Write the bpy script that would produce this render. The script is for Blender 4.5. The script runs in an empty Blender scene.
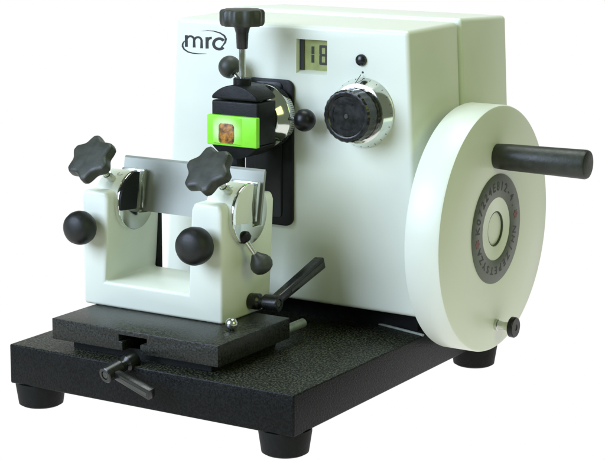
import bpy, bmesh, math, random
from mathutils import Matrix, Vector
random.seed(4)
S = 0.001                                   # all shapes are written in millimetres
sc = bpy.context.scene
C = sc.collection
PI = math.pi

# ------------------------------------------------------------------ materials
def mat(name, col, rough=.5, metal=0., spec=.5, var=0., vscale=60., bump=0., bscale=400., rvar=0., coat=0., col2=None, sss=0.):
    m = bpy.data.materials.new(name); m.use_nodes = True
    nt = m.node_tree; b = nt.nodes['Principled BSDF']
    b.inputs['Base Color'].default_value = (*col, 1); b.inputs['Roughness'].default_value = rough
    b.inputs['Metallic'].default_value = metal; b.inputs['Specular IOR Level'].default_value = spec
    b.inputs['Coat Weight'].default_value = coat
    if sss:
        b.inputs['Subsurface Weight'].default_value = sss; b.inputs['Subsurface Scale'].default_value = .004
    tc = nt.nodes.new('ShaderNodeTexCoord')
    if var or rvar:
        n = nt.nodes.new('ShaderNodeTexNoise'); n.inputs['Scale'].default_value = vscale; n.inputs['Detail'].default_value = 6
        nt.links.new(tc.outputs['Object'], n.inputs['Vector'])
        r = nt.nodes.new('ShaderNodeValToRGB')
        r.color_ramp.elements[0].position = .35; r.color_ramp.elements[1].position = .68
        c2 = col2 or tuple(min(1, c * (1 + var)) for c in col); c1 = tuple(c * (1 - var) for c in col)
        r.color_ramp.elements[0].color = (*c1, 1); r.color_ramp.elements[1].color = (*c2, 1)
        nt.links.new(n.outputs['Fac'], r.inputs['Fac'])
        if var: nt.links.new(r.outputs['Color'], b.inputs['Base Color'])
        if rvar:
            mr = nt.nodes.new('ShaderNodeMapRange'); mr.inputs['From Min'].default_value = .3; mr.inputs['From Max'].default_value = .7
            mr.inputs['To Min'].default_value = max(.02, rough - rvar); mr.inputs['To Max'].default_value = rough + rvar
            nt.links.new(n.outputs['Fac'], mr.inputs['Value']); nt.links.new(mr.outputs['Result'], b.inputs['Roughness'])
    if bump:
        n2 = nt.nodes.new('ShaderNodeTexNoise'); n2.inputs['Scale'].default_value = bscale; n2.inputs['Detail'].default_value = 3
        nt.links.new(tc.outputs['Object'], n2.inputs['Vector'])
        bp = nt.nodes.new('ShaderNodeBump'); bp.inputs['Strength'].default_value = bump; bp.inputs['Distance'].default_value = .001
        nt.links.new(n2.outputs['Fac'], bp.inputs['Height']); nt.links.new(bp.outputs['Normal'], b.inputs['Normal'])
    return m

M = {}
M['white']   = mat('white_enamel', (.74, .785, .655), .36, var=.02, vscale=14, bump=.05, bscale=700, rvar=.06)
M['black']   = mat('black_hammered_paint', (.0035, .0042, .0038), .38, var=.5, vscale=620, bump=.42, bscale=620, rvar=.10, spec=.14, col2=(.0085, .0105, .0095))
M['plate']   = mat('black_slide_paint', (.009, .0105, .0085), .36, var=.5, vscale=560, bump=.3, bscale=560, rvar=.10, spec=.32, col2=(.032, .036, .027))
M['steel']   = mat('bright_steel', (.62, .64, .58), .22, 1., var=.08, vscale=90, rvar=.07)
M['chrome']  = mat('polished_chrome', (.72, .75, .68), .10, 1., rvar=.03, vscale=60)
M['blade']   = mat('ground_steel_blade', (.33, .35, .30), .52, .7, var=.06, vscale=40, rvar=.06)
M['plastic'] = mat('black_plastic', (.007, .0085, .007), .28, spec=.5, var=.3, vscale=120, bump=.06, bscale=500, rvar=.08)
M['grip']    = mat('grey_black_plastic', (.040, .045, .033), .46, spec=.4, var=.18, vscale=110, bump=.10, bscale=600, rvar=.08)
M['gloss']   = mat('glossy_black_phenolic', (.006, .007, .006), .36, spec=.35, var=.3, vscale=90, rvar=.05)
M['knobblack'] = mat('satin_black_knob', (.010, .012, .009), .48, spec=.42, var=.3, vscale=90, bump=.08, bscale=500, rvar=.08)
M['hubshade'] = mat('hub_shade', (.05, .065, .04), .6, var=.2)
M['blackmetal'] = mat('matt_black_metal', (.006, .007, .006), .48, spec=.25, var=.3, vscale=160, bump=.12, bscale=600, rvar=.08)
M['rubber']  = mat('black_rubber', (.005, .006, .005), .6, spec=.2, var=.3, vscale=200, bump=.2, bscale=500)
M['handle']  = mat('dark_grey_handle', (.026, .030, .021), .44, spec=.45, var=.3, vscale=120, bump=.15, bscale=500, rvar=.08)
M['label']   = mat('grey_label_metal', (.115, .130, .10), .42, .25, var=.10, vscale=150, rvar=.05)
M['ink']     = mat('black_ink', (.012, .014, .012), .5, var=.1, vscale=100)
M['red']     = mat('red_ink', (.16, .050, .042), .5, var=.15, vscale=200)
M['lcd']     = mat('lcd_green', (.34, .38, .13), .3, var=.15, vscale=100)
M['lcdink']  = mat('lcd_segment', (.022, .028, .012), .4, var=.1, vscale=100)
M['cassette']= mat('lime_green_plastic', (.27, .84, .035), .38, var=.05, vscale=90, sss=.12)
M['wax']     = mat('pale_green_paraffin', (.66, .86, .42), .35, var=.12, vscale=110, sss=.2, bump=.15, bscale=160)
M['tissue']  = mat('brown_tissue', (.30, .10, .006), .45, var=.85, vscale=190, bump=.6, bscale=260, col2=(.62, .26, .02))
M['greypin'] = mat('grey_zinc', (.36, .40, .34), .45, .6, var=.1, vscale=120)
M['trim']    = mat('grey_trim', (.36, .39, .33), .5, 0., var=.15, vscale=160)

def wax_gradient(m, rim):
    nt = m.node_tree; b = nt.nodes['Principled BSDF']; src = b.inputs['Base Color'].links[0].from_socket
    tc = nt.nodes.new('ShaderNodeTexCoord'); mp = nt.nodes.new('ShaderNodeMapping'); mp.inputs['Scale'].default_value = (1 / .0172, 0, 1 / .0135)
    mp.inputs['Location'].default_value = (.12, 0, -.05)
    nt.links.new(tc.outputs['Object'], mp.inputs['Vector'])
    ln = nt.nodes.new('ShaderNodeVectorMath'); ln.operation = 'LENGTH'; nt.links.new(mp.outputs['Vector'], ln.inputs[0])
    r = nt.nodes.new('ShaderNodeMapRange'); r.interpolation_type = 'SMOOTHSTEP'; r.inputs['From Min'].default_value = .45; r.inputs['From Max'].default_value = 1.15
    nt.links.new(ln.outputs['Value'], r.inputs['Value'])
    mx = nt.nodes.new('ShaderNodeMixRGB'); mx.inputs['Color2'].default_value = (*rim, 1)
    nt.links.new(r.outputs['Result'], mx.inputs['Fac']); nt.links.new(src, mx.inputs['Color1']); nt.links.new(mx.outputs['Color'], b.inputs['Base Color'])
wax_gradient(M['wax'], (.30, .82, .05))
def top_light(m, col, amount, scale=900.):
    """paints speckled light from above into the colour of up-facing faces"""
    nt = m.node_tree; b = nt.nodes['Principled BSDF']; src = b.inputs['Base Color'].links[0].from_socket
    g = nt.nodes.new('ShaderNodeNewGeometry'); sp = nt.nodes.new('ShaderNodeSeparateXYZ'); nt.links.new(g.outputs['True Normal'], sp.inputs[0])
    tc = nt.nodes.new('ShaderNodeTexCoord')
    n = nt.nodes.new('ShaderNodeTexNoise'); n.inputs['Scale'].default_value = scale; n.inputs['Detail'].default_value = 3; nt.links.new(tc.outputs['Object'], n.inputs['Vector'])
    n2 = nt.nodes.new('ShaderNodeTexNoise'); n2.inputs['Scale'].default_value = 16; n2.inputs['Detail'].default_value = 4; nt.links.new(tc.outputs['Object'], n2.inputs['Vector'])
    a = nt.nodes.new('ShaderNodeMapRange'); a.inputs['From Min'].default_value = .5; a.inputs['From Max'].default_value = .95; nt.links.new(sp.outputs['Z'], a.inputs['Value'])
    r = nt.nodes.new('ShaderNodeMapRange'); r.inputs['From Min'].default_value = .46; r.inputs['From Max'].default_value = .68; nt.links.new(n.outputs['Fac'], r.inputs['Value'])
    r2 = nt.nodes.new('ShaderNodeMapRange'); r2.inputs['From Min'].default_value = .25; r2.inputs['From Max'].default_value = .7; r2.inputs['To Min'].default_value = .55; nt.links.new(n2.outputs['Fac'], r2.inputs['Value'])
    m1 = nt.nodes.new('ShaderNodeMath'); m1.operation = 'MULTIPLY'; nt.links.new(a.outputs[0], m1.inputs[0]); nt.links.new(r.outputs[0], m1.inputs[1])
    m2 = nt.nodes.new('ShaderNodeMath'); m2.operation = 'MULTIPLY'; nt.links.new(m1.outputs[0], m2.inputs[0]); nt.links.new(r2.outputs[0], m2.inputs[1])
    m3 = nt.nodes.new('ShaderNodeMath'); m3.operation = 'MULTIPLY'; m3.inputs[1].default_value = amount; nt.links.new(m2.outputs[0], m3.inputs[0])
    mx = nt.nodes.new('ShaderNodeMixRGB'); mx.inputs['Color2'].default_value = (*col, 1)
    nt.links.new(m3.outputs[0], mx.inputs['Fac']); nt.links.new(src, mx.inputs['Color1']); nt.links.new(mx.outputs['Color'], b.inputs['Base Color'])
top_light(M['black'], (.150, .160, .095), .62, 560.)  # top light painted into the base and slide plate colours
top_light(M['plate'], (.120, .130, .090), .42, 560.)
def emit(name, col, s):
    m = bpy.data.materials.new(name); m.use_nodes = True
    nt = m.node_tree; nt.nodes.clear()
    o = nt.nodes.new('ShaderNodeOutputMaterial'); e = nt.nodes.new('ShaderNodeEmission')
    e.inputs['Color'].default_value = (*col, 1); e.inputs['Strength'].default_value = s
    nt.links.new(e.outputs[0], o.inputs[0]); return m
M['whiteglow'] = emit('glowing_white_sweep', (1, 1, 1), 1.0)  # added glow keeps ground and background shadowless and also lights the machine

# ------------------------------------------------------------------ helpers
ORG = {}
def nm(name):
    return name
def mesh_of(bm, name):
    me = bpy.data.meshes.new(name); bm.to_mesh(me); bm.free(); return me

def link(name, me, m, parent=None, label=None, sharp=32):
    """link mesh (mm, world space) as one object with its origin at its middle"""
    if isinstance(me, bmesh.types.BMesh): me = mesh_of(me, name)
    vs = [v.co for v in me.vertices]
    lo = Vector([min(v[i] for v in vs) for i in range(3)]); hi = Vector([max(v[i] for v in vs) for i in range(3)])
    c = (lo + hi) / 2
    if parent is None: c.z = lo.z
    me.transform(Matrix.Scale(S, 4) @ Matrix.Translation(-c))
    for p in me.polygons: p.use_smooth = True
    me.set_sharp_from_angle(angle=math.radians(sharp))
    me.materials.clear(); me.materials.append(m)
    o = bpy.data.objects.new(name, me); C.objects.link(o)
    ORG[o] = c
    if parent is not None:
        o.parent = parent; o.location = (c - ORG[parent]) * S
    else: o.location = c * S
    if label: o['label'] = label
    return o

def thing(name, label, cat, loc, group=None):
    o = bpy.data.objects.new(name, None); C.objects.link(o); ORG[o] = Vector(loc)
    o.location = Vector(loc) * S; o.empty_display_size = .02
    o['label'] = label; o['category'] = cat
    if group: o['group'] = group
    return o

def bevel(bm, w, seg=2, ang=30):
    bm.normal_update()
    es = [e for e in bm.edges if len(e.link_faces) == 2 and e.calc_face_angle(0) > math.radians(ang)]
    bmesh.ops.bevel(bm, geom=es, offset=w, segments=seg, profile=.5, affect='EDGES', clamp_overlap=True)
    return bm

def hull8(bot, top):
    """closed solid from two 4-point loops"""
    bm = bmesh.new()
    b = [bm.verts.new(p) for p in bot]; t = [bm.verts.new(p) for p in top]
    n = len(b)
    bm.faces.new(b[::-1]); bm.faces.new(t)
    for i in range(n): bm.faces.new((b[i], b[(i + 1) % n], t[(i + 1) % n], t[i]))
    bmesh.ops.recalc_face_normals(bm, faces=bm.faces[:])
    return bm

def box(x0, x1, y0, y1, z0, z1, bv=0, seg=2):
    bm = hull8([(x0, y0, z0), (x1, y0, z0), (x1, y1, z0), (x0, y1, z0)], [(x0, y0, z1), (x1, y0, z1), (x1, y1, z1), (x0, y1, z1)])
    if bv: bevel(bm, bv, seg)
    return bm

def prism(poly, axis, a, b, bv=0, seg=2, ang=30):
    """polygon (2-D, in the two other axes' order) extruded along axis from a to b"""
    def p3(p, t):
        return {'x': (t, p[0], p[1]), 'y': (p[0], t, p[1]), 'z': (p[0], p[1], t)}[axis]
    bm = hull8([p3(p, a) for p in poly], [p3(p, b) for p in poly])
    if bv: bevel(bm, bv, seg, ang)
    return bm

def frame(p, d, upv=(0, 0, 1)):
    """matrix whose local Z runs along d from p"""
    z = Vector(d).normalized(); u = Vector(upv)
    if abs(z.dot(u)) > .98: u = Vector((0, 1, 0))
    x = u.cross(z).normalized(); y = z.cross(x)
    m = Matrix((x, y, z)).transposed().to_4x4(); m.translation = Vector(p); return m

def lathe(prof, p=(0, 0, 0), d=(0, 0, 1), seg=64, rmod=None):
    """profile [(radius, height)] turned round axis d at p; rmod(angle, r, h) may change the radius"""
    bm = bmesh.new(); mtx = frame(p, d); rings = []
    for r, h in prof:
        if r < 1e-6: rings.append([bm.verts.new(mtx @ Vector((0, 0, h)))])
        else:
            ring = []
            for i in range(seg):
                a = 2 * PI * i / seg; rr = rmod(a, r, h) if rmod else r
                ring.append(bm.verts.new(mtx @ Vector((rr * math.cos(a), rr * math.sin(a), h))))
            rings.append(ring)
    for A, B in zip(rings, rings[1:]):
        for i in range(seg):
            j = (i + 1) % seg
            if len(A) == 1 and len(B) == 1: continue
            if len(A) == 1: bm.faces.new((A[0], B[i], B[j]))
            elif len(B) == 1: bm.faces.new((A[i], B[0], A[j]))
            else: bm.faces.new((A[i], B[i], B[j], A[j]))
    bmesh.ops.recalc_face_normals(bm, faces=bm.faces[:])
    return bm

def rod(p, q, r, r2=None, bv=.6, seg=32):
    p = Vector(p); q = Vector(q); L = (q - p).length; r2 = r if r2 is None else r2; bv = min(bv, L * .3, r * .5)
    return lathe([(0, 0), (r - bv, 0), (r, bv), (r2, L - bv), (r2 - bv, L), (0, L)], p, q - p, seg)

def ball(c, r, flat=None, d=(0, 0, 1), seg=40):
    """ball, with an optional flattened foot at -flat along d"""
    pr = []
    n = 24
    for i in range(n + 1):
        a = -PI / 2 + PI * i / n; h = r * math.sin(a); rr = r * math.cos(a)
        if flat is not None and h < -flat: continue
        pr.append((rr if rr > 1e-4 else 0, h))
    if flat is not None: pr.insert(0, (0, -flat)) ; pr.insert(1, (math.sqrt(r * r - flat * flat), -flat))
    return lathe(pr, c, d, seg)

def tube(pts, r, seg=10, flat=1.):
    bm = bmesh.new(); P = [Vector(p) for p in pts]; rings = []
    for i, p in enumerate(P):
        t = (P[min(i + 1, len(P) - 1)] - P[max(i - 1, 0)]); m = frame(p, t)
        rings.append([bm.verts.new(m @ Vector((r * math.cos(2 * PI * k / seg), r * flat * math.sin(2 * PI * k / seg), 0))) for k in range(seg)])
    for A, B in zip(rings, rings[1:]):
        for i in range(seg): bm.faces.new((A[i], A[(i + 1) % seg], B[(i + 1) % seg], B[i]))
    bm.faces.new(rings[0][::-1]); bm.faces.new(rings[-1])
    bmesh.ops.recalc_face_normals(bm, faces=bm.faces[:]); return bm

def join(*bms):
    out = bmesh.new()
    for b in bms:
        me = mesh_of(b, 'tmp'); out.from_mesh(me); bpy.data.meshes.remove(me)
    return out

def cut(bm, *cutters):
    """boolean difference, result as a mesh"""
    a = bpy.data.objects.new('tmp_a', mesh_of(bm, 'tmp_a')); C.objects.link(a); cs = []
    for c in cutters:
        o = bpy.data.objects.new('tmp_c', mesh_of(c, 'tmp_c')); C.objects.link(o); cs.append(o)
        md = a.modifiers.new('cut', 'BOOLEAN'); md.operation = 'DIFFERENCE'; md.solver = 'EXACT'; md.object = o
    dg = bpy.context.evaluated_depsgraph_get(); dg.update()
    me = bpy.data.meshes.new_from_object(a.evaluated_get(dg))
    for o in [a] + cs: bpy.data.objects.remove(o)
    return me

def roundrect(x0, x1, z0, z1, r, n=8):
    pts = []
    for cx, cz, a0 in ((x1 - r, z1 - r, 0), (x0 + r, z1 - r, 90), (x0 + r, z0 + r, 180), (x1 - r, z0 + r, 270)):
        for i in range(n + 1):
            a = math.radians(a0 + 90 * i / n); pts.append((cx + r * math.cos(a), cz + r * math.sin(a)))
    return pts

def stroke(pts, widths, place, th=.25):
    """flat ribbon along 2-D points; place(u, v, h) puts it in space"""
    if not isinstance(widths, (list, tuple)): widths = [widths] * len(pts)
    bm = bmesh.new(); L = []; R = []
    for i, p in enumerate(pts):
        a = pts[max(i - 1, 0)]; b = pts[min(i + 1, len(pts) - 1)]
        t = Vector((b[0] - a[0], b[1] - a[1])).normalized(); n = Vector((-t.y, t.x)) * widths[i] / 2
        L.append((p[0] + n.x, p[1] + n.y)); R.append((p[0] - n.x, p[1] - n.y))
    vb = [[bm.verts.new(place(q[0], q[1], h)) for q in side] for h in (0, th) for side in (L, R)]
    lb, rb, lt, rt = vb
    for i in range(len(pts) - 1):
        bm.faces.new((lt[i], lt[i + 1], rt[i + 1], rt[i])); bm.faces.new((lb[i], lt[i], lt[i + 1], lb[i + 1])) if 0 else None
        bm.faces.new((lb[i], lb[i + 1], lt[i + 1], lt[i])); bm.faces.new((rb[i], rt[i], rt[i + 1], rb[i + 1]))
    bm.faces.new((lb[0], lt[0], rt[0], rb[0])); bm.faces.new((lb[-1], rb[-1], rt[-1], lt[-1]))
    bmesh.ops.recalc_face_normals(bm, faces=bm.faces[:]); return bm

def arc(cx, cy, rx, ry, a0, a1, n=20):
    return [(cx + rx * math.cos(math.radians(a0 + (a1 - a0) * i / n)), cy + ry * math.sin(math.radians(a0 + (a1 - a0) * i / n))) for i in range(n + 1)]

def glyph(ch, size, place, th=.25):
    cu = bpy.data.curves.new('tmp_t', 'FONT'); cu.body = ch; cu.size = size; cu.align_x = 'CENTER'; cu.offset = size * .020
    o = bpy.data.objects.new('tmp_t', cu); C.objects.link(o)
    dg = bpy.context.evaluated_depsgraph_get(); dg.update()
    me = bpy.data.meshes.new_from_object(o.evaluated_get(dg)); bpy.data.objects.remove(o); bpy.data.curves.remove(cu)
    bm = bmesh.new(); bm.from_mesh(me); bpy.data.meshes.remove(me)
    for v in bm.verts: v.co = Vector(place(v.co.x, v.co.y, th))
    return bm

# ------------------------------------------------------------------ setting: white studio sweep
FLOOR = -22.
bm = bmesh.new()
bm.faces.new([bm.verts.new(p) for p in ((-1500, -480, FLOOR), (600, -480, FLOOR), (750, 450, FLOOR), (1500, 4300, FLOOR), (-6000, 4300, FLOOR), (-6000, 1500, FLOOR))])
o = link('ground', bm, M['whiteglow']); o['kind'] = 'structure'; o['label'] = 'plain bright white surface under the microtome'
bm = bmesh.new(); rows = []
for i in range(25):
    x = 1500 - 7500 * i / 24; y = 4200 - 900 * (i / 24) ** 3
    rows.append([bm.verts.new((x, y, FLOOR + 4)), bm.verts.new((x, y, 2200))])
for A, B in zip(rows, rows[1:]): bm.faces.new((A[0], B[0], B[1], A[1]))
o = link('background', bm, M['whiteglow']); o['kind'] = 'structure'; o['label'] = 'plain white studio background'

# ------------------------------------------------------------------ the microtome
HZ0, HZ1 = 56.8, 315.5          # housing bottom and top
YF, YS, YR = 207.2, 306.0, 403.
mt = thing('rotary_microtome', 'white rotary microtome with large side handwheel, number display and black base', 'microtome', (150, 200, FLOOR))

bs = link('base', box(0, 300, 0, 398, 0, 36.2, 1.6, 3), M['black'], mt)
for x, y in ((17, 22), (278, 22), (290, 352), (12, 372)):
    link('rubber_foot', lathe([(0, -22), (17.5, -22), (20, -20.5), (22.6, -3), (22.6, 0), (0, 0)], (x, y, -.01)), M['rubber'], bs)
link('plinth', box(40, 288, 236, 392, 36.3, HZ0 + 2), M['blackmetal'], bs)
link('trim_strip', tube([(112, 251, 37.2), (143, 252.5, 37.2), (174, 252.8, 37.2), (198, 252, 37.4), (208, 250.6, 38), (219, 245, 37.6), (235, 241, 37.3), (249, 237, 37.2), (275, 230, 37.2), (301, 222.5, 37.2)], 1.7, flat=.7), M['trim'], bs)

def hx(z, side, grow=0.):
    t = (HZ1 - z) / (HZ1 - HZ0)
    return 39.4 - 16.9 * t - grow if side == 0 else 289.6 + 14.1 * t + grow
def shell(y0, y1, z0, z1f, z1b, g=0.):
    return hull8([(hx(z0, 0, g), y0, z0), (hx(z0, 1, g), y0, z0), (hx(z0, 1, g), y1, z0), (hx(z0, 0, g), y1, z0)],
                 [(hx(z1f, 0, g), y0, z1f), (hx(z1f, 1, g), y0, z1f), (hx(z1b, 1, g), y1, z1b), (hx(z1b, 0, g), y1, z1b)])
# front half, with the display opening cut through its face
bm = bevel(shell(YF, YS - 1.4, HZ0, HZ1, HZ1 + 1), 4.5, 5)
lcd_cut = hull8([(173, YF - 2, 270), (206.3, YF - 2, 270), (206.3, YF - 2, 302.8), (173, YF - 2, 302.8)],
                [(174.5, YF + 8, 275), (205.8, YF + 8, 275), (205.8, YF + 8, 302), (174.5, YF + 8, 302)])
hs = link('housing', cut(bm, lcd_cut), M['white'], mt, sharp=28)
link('seam_gasket', shell(YS - 3, YS + .5, HZ0 + 2, HZ1 - 4, HZ1 - 4, -4), M['trim'], mt)
link('rear_cover', bevel(shell(YS, YR, HZ0, HZ1 + 4.5, HZ1 + .5, 2.0), 4.0, 5), M['white'], mt)

# number display
ds = link('display', box(174.6, 205.8, YF + 6.0, YF + 7.6, 274, 302), M['lcd'], mt)
link('display_shade_strip', box(174.4, 178.6, YF + 4.6, YF + 6.1, 274, 302), M['ink'], ds)  # dark strip standing in for the shade at the screen's left edge
def seg7(x, z, w, h, on, t=1.7):
    b = []
    y0, y1 = YF + 5.5, YF + 6.1
    m = z + h / 2
    R = dict(a=(x, x + w, z + h - t, z + h), g=(x, x + w, m - t / 2, m + t / 2), d=(x, x + w, z, z + t),
             f=(x, x + t, m + .4, z + h - .3), e=(x, x + t, z + .3, m - .4), b=(x + w - t, x + w, m + .4, z + h - .3), c=(x + w - t, x + w, z + .3, m - .4))
    for k in on:
        x0, x1, z0, z1 = R[k]
        if k in 'agd': x0 += .5; x1 -= .5
        b.append(box(x0, x1, y0 - (.02 if k in 'agd' else 0), y1, z0, z1))
    return join(*b)
link('digit', seg7(182.6, 280.8, 6.4, 15.5, 'bc', 2.7), M['lcdink'], ds, 'dark digit 1 on the display')
link('digit', seg7(194.6, 279.6, 8.4, 18.0, 'abcdefg', 2.2), M['lcdink'], ds, 'dark digit 8 on the display')

bt = link('indicator_button', lathe([(5.4, 0), (5.4, 1.2), (4.9, 2.6), (3.2, 3.8), (1.4, 4.3), (0, 4.4)], (242.2, YF + .1, 287.2), (0, -1, 0), 32), M['plastic'], mt)

# thickness dial
dl = link('thickness_dial', lathe([(0, 0), (31.8, 0), (32.0, 1.2), (31.5, 2.2), (27, 11), (24.5, 11.6), (0, 11.6)], (244.6, YF + .2, 239.9), (0, -1, 0), 72), M['chrome'], mt)
def flute(a, r, h): return r + (.22 * math.cos(24 * a) if r > 20 else 0)
kn = link('knob', lathe([(22.6, 11.3), (24.0, 11.8), (24.0, 15), (23.3, 15.6), (23.3, 16.8), (23.8, 17.4), (23.6, 29.5), (22.2, 31.4), (20, 31.8), (18.6, 31.4), (17.8, 30.4), (0, 30.4)],
      (244.6, YF, 239.9), (0, -1, 0), 180, flute), M['plastic'], dl)
def on_knob(u, v, h): return (244.6 + u, YF - 30.35 - h, 239.9 + v)
link('knob_mark', join(stroke(arc(0, 0, 12, 12, 60, 120), 1.6, on_knob, .5), stroke(arc(0, 0, 12, 12, 240, 300), 1.6, on_knob, .5),
     stroke(arc(0, 0, 14.5, 14.5, 150, 205), 1.2, on_knob, .5)), M['rubber'], kn)
link('knob_screw', lathe([(2.2, 0), (2.2, .6), (1.6, 1), (0, 1)], (244.6, YF - 30.4, 239.9), (0, -1, 0), 20), M['grip'], kn)
link('index_mark', join(lathe([(1.0, 0), (1.0, .3), (0, .3)], (243.6, YF, 276.2), (0, -1, 0), 16), stroke([(243.2, 274.4), (241.6, 267.0)], .7, lambda u, v, h: (u, YF - 2.4 - h - (274.4 - v) * 1.05, v), .25)), M['ink'], dl)
link('scale_marks', join(*[stroke([(244.6 + 31.2 * math.cos(a), 239.9 + 31.2 * math.sin(a)), (244.6 + 30.0 * math.cos(a), 239.9 + 30.0 * math.sin(a))], .45,
     lambda u, v, h: (u, YF - 2.6 - h - (31.5 - math.hypot(u - 244.6, v - 239.9)) * 1.34, v), .2) for a in [math.radians(14 * k + 4) for k in range(25)]]), M['ink'], dl)

# maker's lettering on the front
def fr(u, v, h): return (46.1 + (u - 181.5) * 1.1424, YF - h, 287.6 + (48 - v) * .93 + (u - 184) * .065)
W = 2.7
parts = []
def zarc(cx, cy, rx, ry, a0, a1, n=16): return zs([(cx + rx * math.cos(math.radians(a)), cy - ry * math.sin(math.radians(a))) for a in [a0 + (a1 - a0) * i / n for i in range(n + 1)]])
def zs(p): return [(176 + a / 10.8, 24 + b / 10.8) for a, b in p]
w = 2.75
parts += [stroke(zs([(102, 122), (102, 250)]), w, fr, .30)]
parts += [stroke(zarc(146, 176, 41, 42, 168, 0) + zs([(187, 258)]), [w * .75] * 17 + [w], fr, .26)]
parts += [stroke(zarc(228, 187, 40, 42, 168, 0) + zs([(268, 267)]), [w * .75] * 17 + [w], fr, .22)]
parts += [stroke(zs([(327, 146), (327, 270)]), w * 1.05, fr, .30), stroke(zarc(372, 200, 42, 46, 172, 82), [w * .85] * 17, fr, .25)]
parts += [stroke(zarc(458, 219, 60, 57, 38, 318, 30), [w] * 31, fr, .30)]
cv = zs([(92, 180), (74, 196), (62, 218), (60, 245), (78, 278), (118, 306), (170, 321), (235, 327), (320, 326)])
parts += [stroke(cv, [.3, 1.0, 1.5, 1.7, 1.5, 1.3, 1.1, .8, .15], fr, .34)]
cv = zs([(265, 78), (330, 72), (400, 79), (468, 100), (513, 130), (530, 165), (522, 202), (500, 234), (476, 254)])
parts += [stroke(cv, [.12, .4, .9, 1.3, 1.6, 1.9, 1.7, 1.1, .3], fr, .34)]
link('maker_lettering', join(*parts), M['ink'], mt)

# specimen head ------------------------------------------------------
gp = link('guide_plate', prism(roundrect(120, 172, 127.5, 264.5, 8), 'y', YF - 4, YF - .05, .8), M['blackmetal'], mt)
link('guide_groove', prism(roundrect(131, 161, 135, 262, 4), 'y', YF - 5.2, YF - 4.05, .4), M['gloss'], gp)
hd = link('specimen_head', lathe([(0, 0), (29.6, 0), (30, .8), (30, 9.5), (29.2, 10.4), (26, 12.2), (22, 19), (0, 19)], (148, 199, 231), (0, -1, 0), 72), M['chrome'], mt)
link('head_backing', lathe([(26, 0), (26, 5), (0, 5)], (148, 203.5, 231), (0, -1, 0), 48), M['blackmetal'], hd)
link('graduation', join(*[box(-.22, .22, -9, -1.2, 29.95, 30.15) if k % 5 == 0 else box(-.18, .18, -5.5, -1.2, 29.95, 30.12) for k in range(1)]), M['ink'], hd) if 0 else None
gr = bmesh.new()
for k in range(44):
    a = math.radians(-62 + 3.6 * k); L = 7.0 if k % 5 == 0 else 4.2
    b = box(-.2, .2, 199 - 1.6 - L, 199 - 1.6, 29.9, 30.12)
    bmesh.ops.transform(b, matrix=Matrix.Translation((148, 0, 231)) @ Matrix.Rotation(PI / 2 - a, 4, 'Y'), verts=b.verts)
    me = mesh_of(b, 'tmp'); gr.from_mesh(me); bpy.data.meshes.remove(me)
link('graduation', gr, M['ink'], hd)
CX, CZ = 143.5, 229.
def lens(zlo, ztop, hw, up=True):
    h = abs(ztop - zlo); R = (hw * hw + h * h) / (2 * h); cz = ztop - R if up else ztop + R
    a0 = math.degrees(math.asin(hw / R)); pts = []
    for i in range(25):
        a = math.radians(-a0 + 2 * a0 * i / 24); pts.append((CX + R * math.sin(a), cz + (R * math.cos(a) if up else -R * math.cos(a))))
    return pts
Y0, Y1 = 149.5, 180.5
cl = link('specimen_clamp', prism([(CX - 25.2, 209.5), (CX - 25.2, 249.0), (CX + 25.2, 249.0), (CX + 25.2, 209.5)], 'y', Y0, Y1, 2.0, 4), M['blackmetal'], mt)
link('upper_jaw', prism([(CX - 24.7, 250.2)] + lens(253.0, 263.6, 24.7) + [(CX + 24.7, 250.2)], 'y', Y0 - .6, Y1, 1.6, 3, ang=40), M['blackmetal'], cl)
link('lower_jaw', prism([(CX - 24.8, 209.4)] + lens(208.6, 196.6, 24.8, False) + [(CX + 24.8, 209.4)], 'y', Y0 - .6, Y1, 1.6, 3, ang=40), M['blackmetal'], cl)
for gx in (-17, 17): link('guide_pin', rod((CX + gx, 165, 247), (CX + gx, 165, 251), 3), M['steel'], cl)
link('lower_block', box(126.5, 142, 156, 170, 183, 198.5, .8), M['blackmetal'], cl)
SX, SY = 143.2, 163.
sk = link('clamp_screw', rod((SX, SY, 250), (SX, SY, 298), 3.0), M['steel'], mt)
thr = bmesh.new()
link('nut', lathe([(0, 0), (7.8, 0), (8.2, .6), (8.2, 6.8), (7.4, 7.6), (0, 7.6)], (SX, SY, 261.5), (0, 0, 1), 48, lambda a, r, h: r), M['blackmetal'], sk)
link('collar', lathe([(0, 0), (4.6, 0), (5.1, .8), (5.8, 14), (7.6, 20.5), (0, 20.5)], (SX, SY, 295.5)), M['plastic'], sk)
def lobe10(a, r, h): return r * (1 + .055 * math.cos(10 * a + .5)) if r > 9 else r
link('star_knob', lathe([(0, 0), (9, 0), (17.6, .8), (19.0, 2.6), (19.4, 5), (19.4, 13.2), (18.2, 15.2), (16.5, 15.8), (0, 16.3)], (SX, SY, 315.5), (0, 0, 1), 120, lobe10), M['grip'], sk)
# two little locking knobs of the head
k1 = link('locking_knob', ball((193.0, 190, 231), 10.4, 7, (1, 0, 0)), M['gloss'], mt, 'small round black locking knob on the right of the head')
link('shaft', rod((176, 190, 231), (187, 190, 231), 2.2), M['steel'], k1)
k2 = link('locking_knob', ball((111.5, 190, 274.5), 10.6, 7.5, (-.75, -.1, .62), 56), M['grip'], mt, 'small domed grey black locking knob behind the top screw')
link('shaft', rod((117, 190, 268.6), (129, 190, 256), 2.6), M['steel'], k2)

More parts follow.
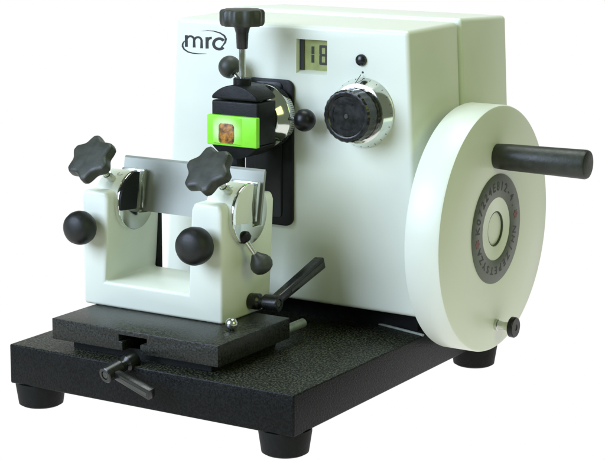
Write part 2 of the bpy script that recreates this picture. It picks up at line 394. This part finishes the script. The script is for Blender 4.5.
# handwheel ----------------------------------------------------------
WX0, WX1, WY, WZ, WR = 310., 344.7, 279.6, 131.4, 114.0
wh = link('handwheel', lathe([(0, 0), (WR - 2, 0), (WR - .6, .6), (WR, 2), (WR, 32), (WR - .7, 33.9), (WR - 2.6, 34.7), (17.2, 34.7), (16.4, 34.2), (16.2, 32.2), (0, 32.2)], (WX0, WY, WZ), (1, 0, 0), 160), M['white'], mt, sharp=40)
link('axle', rod((292, WY, WZ), (WX0 + .5, WY, WZ), 22), M['steel'], wh)
link('hub_wall_shade', lathe([(16.15, 32.1), (16.15, 34.1), (15.5, 34.1), (15.5, 32.1), (16.15, 32.1)], (WX0, WY, WZ), (1, 0, 0), 64), M['hubshade'], wh)  # dark ring added to paint the shade on the recess wall
def onw(u, v, h): return (WX1 + h, WY + u, WZ + v)
lr = link('number_ring', lathe([(29.2, 0), (29.2, .5), (29.7, .8), (50.4, .8), (50.9, .5), (50.9, 0)], (WX1 - .02, WY, WZ), (1, 0, 0), 120), M['label'], wh)
txt = []
chars = 'K07224E812-4.'
for i, ch in enumerate(chars):
    a = math.radians(174 - 12.2 * i); r0 = 36.0
    def pl(u, v, h, a=a):
        rr = r0 + v; ca, sa = math.cos(a), math.sin(a)
        return onw(rr * ca + u * sa, rr * sa - u * ca, .82 + h)
    txt.append(glyph(ch, 11.4, pl, .12))
link('ring_numbers', join(*txt), M['ink'], lr)
txt = []
for i, ch in enumerate('NHJZEPETSYZA'):              # lower half of the ring
    a = math.radians(-10 - 13.2 * i)
    def pl2(u, v, h, a=a):
        rr = 35.5 + v; ca, sa = math.cos(a), math.sin(a)
        return onw(rr * ca + u * sa, rr * sa - u * ca, .82 + h)
    txt.append(glyph(ch, 10.0, pl2, .12))
link('ring_lettering', join(*txt), M['ink'], lr)
for a in (191, 11):
    a = math.radians(a); c = (40.5 * math.cos(a), 40.5 * math.sin(a))
    pts = [(c[0] + (4.6 if k % 2 == 0 else 3.0) * math.cos(2 * PI * k / 12), c[1] + (4.6 if k % 2 == 0 else 3.0) * math.sin(2 * PI * k / 12)) for k in range(12)]
    link('ring_emblem', prism([(WY + u, WZ + v) for u, v in pts], 'x', WX1 + .75, WX1 + 1.0), M['red'], lr)
ch_ = link('crank_handle', lathe([(0, 0), (11.0, 0), (11.4, .8), (12.1, 14), (13.2, 87.5), (12.4, 89.4), (10.8, 90), (0, 89.6)], (WX1 - .5, 277.5, 199.4), (1, 0, .0), 56), M['handle'], wh)
lp = link('lock_pin', lathe([(0, 0), (5.2, 0), (5.2, 2.6), (4.4, 3.2), (3.6, 8), (4.2, 12), (6.6, 15.5), (0, 15.5)], (WX1 - .1, 284.2, 39.8), (1, 0, 0), 40), M['steel'], wh)
link('pin_cap', lathe([(0, 15.2), (8.6, 15.2), (9.6, 16), (9.6, 19.8), (8.8, 20.8), (3, 20.8), (2.6, 20.2), (0, 20.2)], (WX1 - .1, 284.2, 39.8), (1, 0, 0), 40), M['gloss'], lp)

# clamp lever on the front of the base -------------------------------
def lever(parent, hub0, hub1, r, arm_to, w0, w1, th, name='clamp_lever', label=None):
    h0, h1 = Vector(hub0), Vector(hub1); ax = (h1 - h0).normalized(); L = (h1 - h0).length
    lv = link(name, lathe([(0, 0), (r * .95, 0), (r, .8), (r, L * .30), (r * .72, L * .36), (r * .72, L * .46), (r, L * .52), (r, L - .8), (r - .8, L), (r * .55, L), (r * .5, L - 1.2), (0, L - 1.2)], h0, ax, 40), M['plastic'], parent, label)
    a = h0.lerp(h1, .76); b = Vector(arm_to); d = (b - a).normalized(); n = ax.cross(d).normalized()
    def sec(p, w, t): return [p + n * w / 2 + ax * t / 2, p - n * w / 2 + ax * t / 2, p - n * w / 2 - ax * t / 2, p + n * w / 2 - ax * t / 2]
    bm = hull8(sec(a, w0, th * .85), sec(b, w1, th)); bevel(bm, 1.0, 2)
    link('lever_arm', bm, M['plastic'], lv)
    e = sec(a.lerp(b, .30) + ax * (th * .93 / 2 + .05), w0 * .35, .5); e2 = sec(a.lerp(b, .95) + ax * (th / 2 + .05), w1 * .38, .5)
    link('arm_rib', hull8(e, e2), M['grip'], lv)
    link('hub_screw', lathe([(0, L - 1.25), (r * .42, L - 1.25), (r * .42, L - .6), (r * .2, L - .5), (0, L - 1.1)], h0, ax, 24), M['grip'], lv)
    return lv
lever(mt, (133.5, 9, 40.2), (126.2, -25, 32.2), 7.2, (172.8, -21, 22.2), 7.5, 9.5, 7.5, label='black clamp lever on the front of the base')

# ------------------------------------------------------------------ knife holder on its slide plate
kh = thing('knife_holder', 'white U-shaped knife holder with star screws and ball knobs on black slide plate', 'knife holder', (110, 100, 36.3))
PZ0, PZ1 = 44.8, 63.6
prof = [(41.4, PZ0), (119, PZ0), (119, 53), (115, 53), (115, 59), (145, 59), (145, 53), (138, 53), (138, PZ0), (219, PZ0), (219, PZ1), (41.4, PZ1)]
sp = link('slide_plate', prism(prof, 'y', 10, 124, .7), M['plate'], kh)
link('slide_rail', box(56, 204, 22, 124, 36.3, PZ0 - .02), M['blackmetal'], sp)
link('slide_pin', rod((206.5, 120, 48), (206.5, 167, 48), 4.2), M['greypin'], sp)
link('steel_ball', ball((199.5, 60, 69.2), 5.6), M['steel'], sp)
BZ = PZ1 + .05
body = [(30.2, BZ), (183, BZ), (182.4, 163), (179.6, 169.5), (153.5, 169.5), (150.4, 163), (146.6, 86.6), (54.6, 86.6), (59.4, 163), (57.0, 169.5), (33.6, 169.5), (29.6, 163)]
bm = prism(body, 'y', 70, 148)
for v in bm.verts:                                     # rear faces lean outward
    if v.co.y > 100: v.co.y += 8 * (v.co.z - BZ) / 106
bevel(bm, 3.0, 4, 25)
CY, CZB, CR = 107., 157.5, 26.5
kb = link('holder_body', bm, M['white'], kh)
link('back_strip', box(51.5, 58.5, 148.5, 154, 84, 150, .5), M['blackmetal'], kb)

BD = Vector((0, .17, 1)).normalized()                 # blade leans back a little
BP = Vector((0, 119.5, 145.))                         # its lower edge
def slotted(r, zcut=146., half0=-17.0, half1=4.2, n=72):
    """disc outline with an upright slot along the blade plane"""
    y_at = lambda z: BP.y + (z - BP.z) * .17
    pts = []
    yl, yr = y_at(zcut) + half0, y_at(zcut) + half1
    def hit(off):
        z = zcut
        while (y_at(z) + off - CY) ** 2 + (z - CZB) ** 2 < r * r: z += .1
        return (y_at(z) + off, z)
    L, R = hit(half0), hit(half1)
    aL = math.atan2(L[1] - CZB, L[0] - CY); aR = math.atan2(R[1] - CZB, R[0] - CY)
    # from L round the left and bottom to R
    span = (aR + 2 * PI) - aL
    for i in range(n + 1): pts.append((CY + r * math.cos(aL + span * i / n), CZB + r * math.sin(aL + span * i / n)))
    return pts + [(yr, zcut), (yl + 9, zcut)]
def star_r(a, r, h):
    if r < 9: return r
    c = math.cos(6 * a)
    return r * 1.13 * min(1., 1.045 - .25 * ((1 - c) / 2) ** .68)
for nth, x0, x1 in ((0, 36.5, 63.5), (1, 157.5, 187.5)):
    side = ('left', 'right')[nth]
    br = link('knife_clamp', prism(slotted(CR), 'x', x0, x1 - 2.2, .5, 1, 40), M['white'], kh, '%s knife clamp barrel in the %s tower' % (side, side))
    link('end_plate', prism(slotted(CR + .9, 145.0, -17.5, 4.0), 'x', x1 - 2.1, x1 + .8, .5, 2, 40), M['chrome'], br)
    # dark pressing jaw inside the slot, in front of the blade
    y_at = lambda z: BP.y + (z - BP.z) * .17
    def strip(o0, o1, z0, z1): return [(y_at(z0) + o0, z0), (y_at(z0) + o1, z0), (y_at(z1) + o1, z1), (y_at(z1) + o0, z1)]
    link('clamp_jaw', prism(strip(-16.5, -3.2, 146.5, 173), 'x', x0 + 2, x1 - 4, .4), M['blackmetal'], br)
    link('jaw_bar', prism([(y_at(149) - 6.2, 149), (y_at(149) - 4.0, 149), (y_at(184) - 4.0, 184), (y_at(184) - 8.8, 184), (y_at(178) - 9.6, 178)], 'x', x0 + 4, x1 + 2.2, .5), M['steel'], br)
    yc = y_at(146) - 17.5
    seg = [(CY + (CR + 1.2) * math.cos(t), CZB + (CR + 1.2) * math.sin(t)) for t in [math.radians(192 - 4.7 * k) for k in range(20)]]
    seg = [p for p in seg if p[0] < y_at(p[1]) - 17.0 or p[1] < 160]
    seg = seg + [(y_at(seg[-1][1]) - 17.2, seg[-1][1] - 1), (y_at(150) - 17.2, 150)]
    link('front_jaw', prism(seg, 'x', x1 + .85, x1 + 3.6, .6, 2, 40), M['blackmetal'] if nth == 0 else M['white'], br)  # left one black: a dark reflection put into its colour
    sx = (x0 + x1) / 2 - (1 if nth == 0 else 4.5)
    d = Vector((-.06, -.77, .63)).normalized()
    q = Vector((sx, CY, CZB + 1)) + d * (CR - 2)
    kc = Vector((47.5 if nth == 0 else 174.2, 64, 199 if nth == 0 else 200))
    q = kc - d * 36
    scw = link('star_screw', lathe([(0, 0), (3.9, 0), (3.9, 11), (3.0, 11.6), (3.0, 17), (4.6, 17.6), (4.6, 22), (6.5, 29), (0, 29)], q, d, 32), M['steel'], kh, 'star handled screw of the %s knife clamp' % side)
    link('star_knob', lathe([(0, 0), (8.5, 0), (18.4, 1.4), (20.4, 3.4), (20.8, 6), (20.6, 10), (20.1, 11.6), (18.8, 12.6), (16.6, 13), (8, 13.2), (0, 13.2)], kc - d * 7, d, 180,
         lambda a, r, h, o=(.35 if nth == 0 else .15): star_r(a + o, r, h)), M['grip'], scw)
    # engraved mark on top of the barrel
    def onb(u, v, h, xc=x0 + 17):
        a = math.radians(112) - v / CR
        return (xc + u, CY + (CR + .05 + h) * math.cos(a), CZB + (CR + .05 + h) * math.sin(a))
    link('engraved_mark', stroke(arc(0, 0, 2.6, 2.2, 130, 350), .9, onb, .12), M['trim'], br)
    # round clamping knob on the face of the tower
    bx = 39.4 if nth == 0 else 165.6; bz = 137.5 if nth == 0 else 135.2
    bk = link('ball_knob', lathe([(0, -13), (9, -13), (12.5, -11), (14.6, -8), (15.5, -4), (15.3, 0), (13.6, 4.6), (10.2, 7.4), (5.3, 8.9), (0, 9.3)] if nth == 0 else [(0, -13), (9, -13), (12.8, -11), (15.8, -8), (16.9, -3), (16.7, 2), (14.8, 6.8), (11.2, 9.8), (5.8, 11.4), (0, 11.8)], (bx, 52, bz), (0, -1, 0), 64), M['knobblack'], kh, 'round black knob on the %s tower' % side)
    link('shaft', rod((bx, 62, bz), (bx, 70.5, bz), 5.5), M['steel'], bk)
# ball lever of the right-hand clamp
p0 = Vector((187.5, 97, 138.5)); p1 = Vector((200.0, 106.5, 113.5))
bl = link('ball_lever', rod(p0, p0.lerp(p1, .80), 2.6, 2.2), M['steel'], kh)
link('lever_socket', lathe([(0, 0), (5.5, 0), (6.2, 1), (6.2, 5), (4, 7), (0, 7)], p0 + Vector((-1.0, 0, 1.5)), p1 - p0, 32), M['blackmetal'], bl)
link('lever_ball', lathe([(0, -11), (3.4, -11), (5.6, -8.0), (8.6, -4.8), (10.2, -1), (10, 2.6), (8.2, 6), (5, 8), (0, 8.8)], p1, p1 - p0, 40), M['grip'], bl)
lever(kh, (183.2, 115, 76.2), (213, 116, 77.4), 7.4, (212, 188, 101.5), 8.5, 11, 9.5, label='black clamp lever on the right of the knife holder')

# ------------------------------------------------------------------ blade and cassette, held by the machine
def bpt(x, s, t): return Vector((x, 0, 0)) + BP + BD * s + Vector((0, 1, -.17)).normalized() * t
def bsec(x, top): return [bpt(x, 0, -1.5), bpt(x, 0, 1.5), bpt(x, 47.6, 1.5), bpt(x, top, .2), bpt(x, top, -.2), bpt(x, 47.6, -1.5)]
bm = hull8(bsec(37.0, 49.5), bsec(190.8, 49.8))
o = link('microtome_blade', bm, M['blade'], sharp=6)
o['label'] = 'long grey steel blade held upright across the white knife holder'; o['category'] = 'blade'

cs = thing('tissue_cassette', 'bright lime green cassette with wax block in the black specimen clamp', 'cassette', (144, 147, 208.5))
link('cassette_frame', box(117.3, 171, 143.6, 149.3, 208.8, 236.3, .9, 3), M['cassette'], cs)
wx = link('wax_block', hull8([(123.5, 143.7, 210.2), (156, 143.7, 210.2), (156, 143.7, 235.0), (123.5, 143.7, 235.0)], [(126, 142.5, 211.2), (152, 142.5, 211.2), (152, 142.5, 233.8), (126, 142.5, 233.8)]), M['wax'], cs)
tp = []
for i in range(28):
    a = 2 * PI * i / 28; c, s = math.cos(a), math.sin(a); e = 14
    k = (abs(c) ** e + abs(s) ** e) ** (-1 / e) * (1 + random.uniform(-.025, .025))
    tp.append((139.4 + 8.2 * k * c, 220.4 + 8.8 * k * s))
link('tissue_sample', prism(tp, 'y', 141.9, 142.7, .2), M['tissue'], wx)

# ------------------------------------------------------------------ light
w = bpy.data.worlds.new('World'); sc.world = w; w.use_nodes = True
w.node_tree.nodes['Background'].inputs[0].default_value = (.85, .98, .72, 1); w.node_tree.nodes['Background'].inputs[1].default_value = .18
def area(name, loc, target, size, power, col, sy=None):
    l = bpy.data.lights.new(name, 'AREA'); l.energy = power; l.color = col; l.size = size
    if sy: l.shape = 'RECTANGLE'; l.size_y = sy
    o = bpy.data.objects.new(name, l); C.objects.link(o); o.location = loc
    o.rotation_euler = (Vector(target) - Vector(loc)).to_track_quat('-Z', 'Y').to_euler(); return o
area('key_softbox', (-.75, -1.5, 1.05), (.15, .2, .15), 1.3, 66, (.64, .75, 1))
area('top_softbox', (.1, .45, 1.7), (.15, .2, .1), .9, 15, (.92, 1, .98))
area('side_fill', (1.6, -.3, .8), (.2, .2, .1), .7, 4.2, (.85, 1, .34))

# ------------------------------------------------------------------ camera
cam = bpy.data.cameras.new('camera'); co = bpy.data.objects.new('camera', cam); C.objects.link(co)
cam.sensor_width = 36; cam.sensor_fit = 'HORIZONTAL'; cam.lens = 36 * 1825.8 / 605
cam.shift_y = -(230 - 213.1) / 605
ya, pi_, ro = .549, .191, .004
p_ = dict(cx=1050.404, cy=-1214.455, cz=463.092)
fw = Vector((-math.sin(ya) * math.cos(pi_), math.cos(ya) * math.cos(pi_), -math.sin(pi_)))
rt = Vector((math.cos(ya), math.sin(ya), 0)); up = rt.cross(fw)
r2 = rt * math.cos(ro) + up * math.sin(ro); u2 = -rt * math.sin(ro) + up * math.cos(ro)
mx = Matrix((r2, u2, -fw)).transposed().to_4x4(); mx.translation = Vector((1050.404, -1214.455, 463.092)) * S
co.matrix_world = mx
cam.clip_start = .01; cam.clip_end = 100
sc.camera = co
sc.view_settings.view_transform = 'Standard'; sc.view_settings.look = 'None'; sc.view_settings.exposure = 0; sc.view_settings.gamma = 1
sc.render.engine = 'CYCLES'
sc.cycles.max_bounces = 8
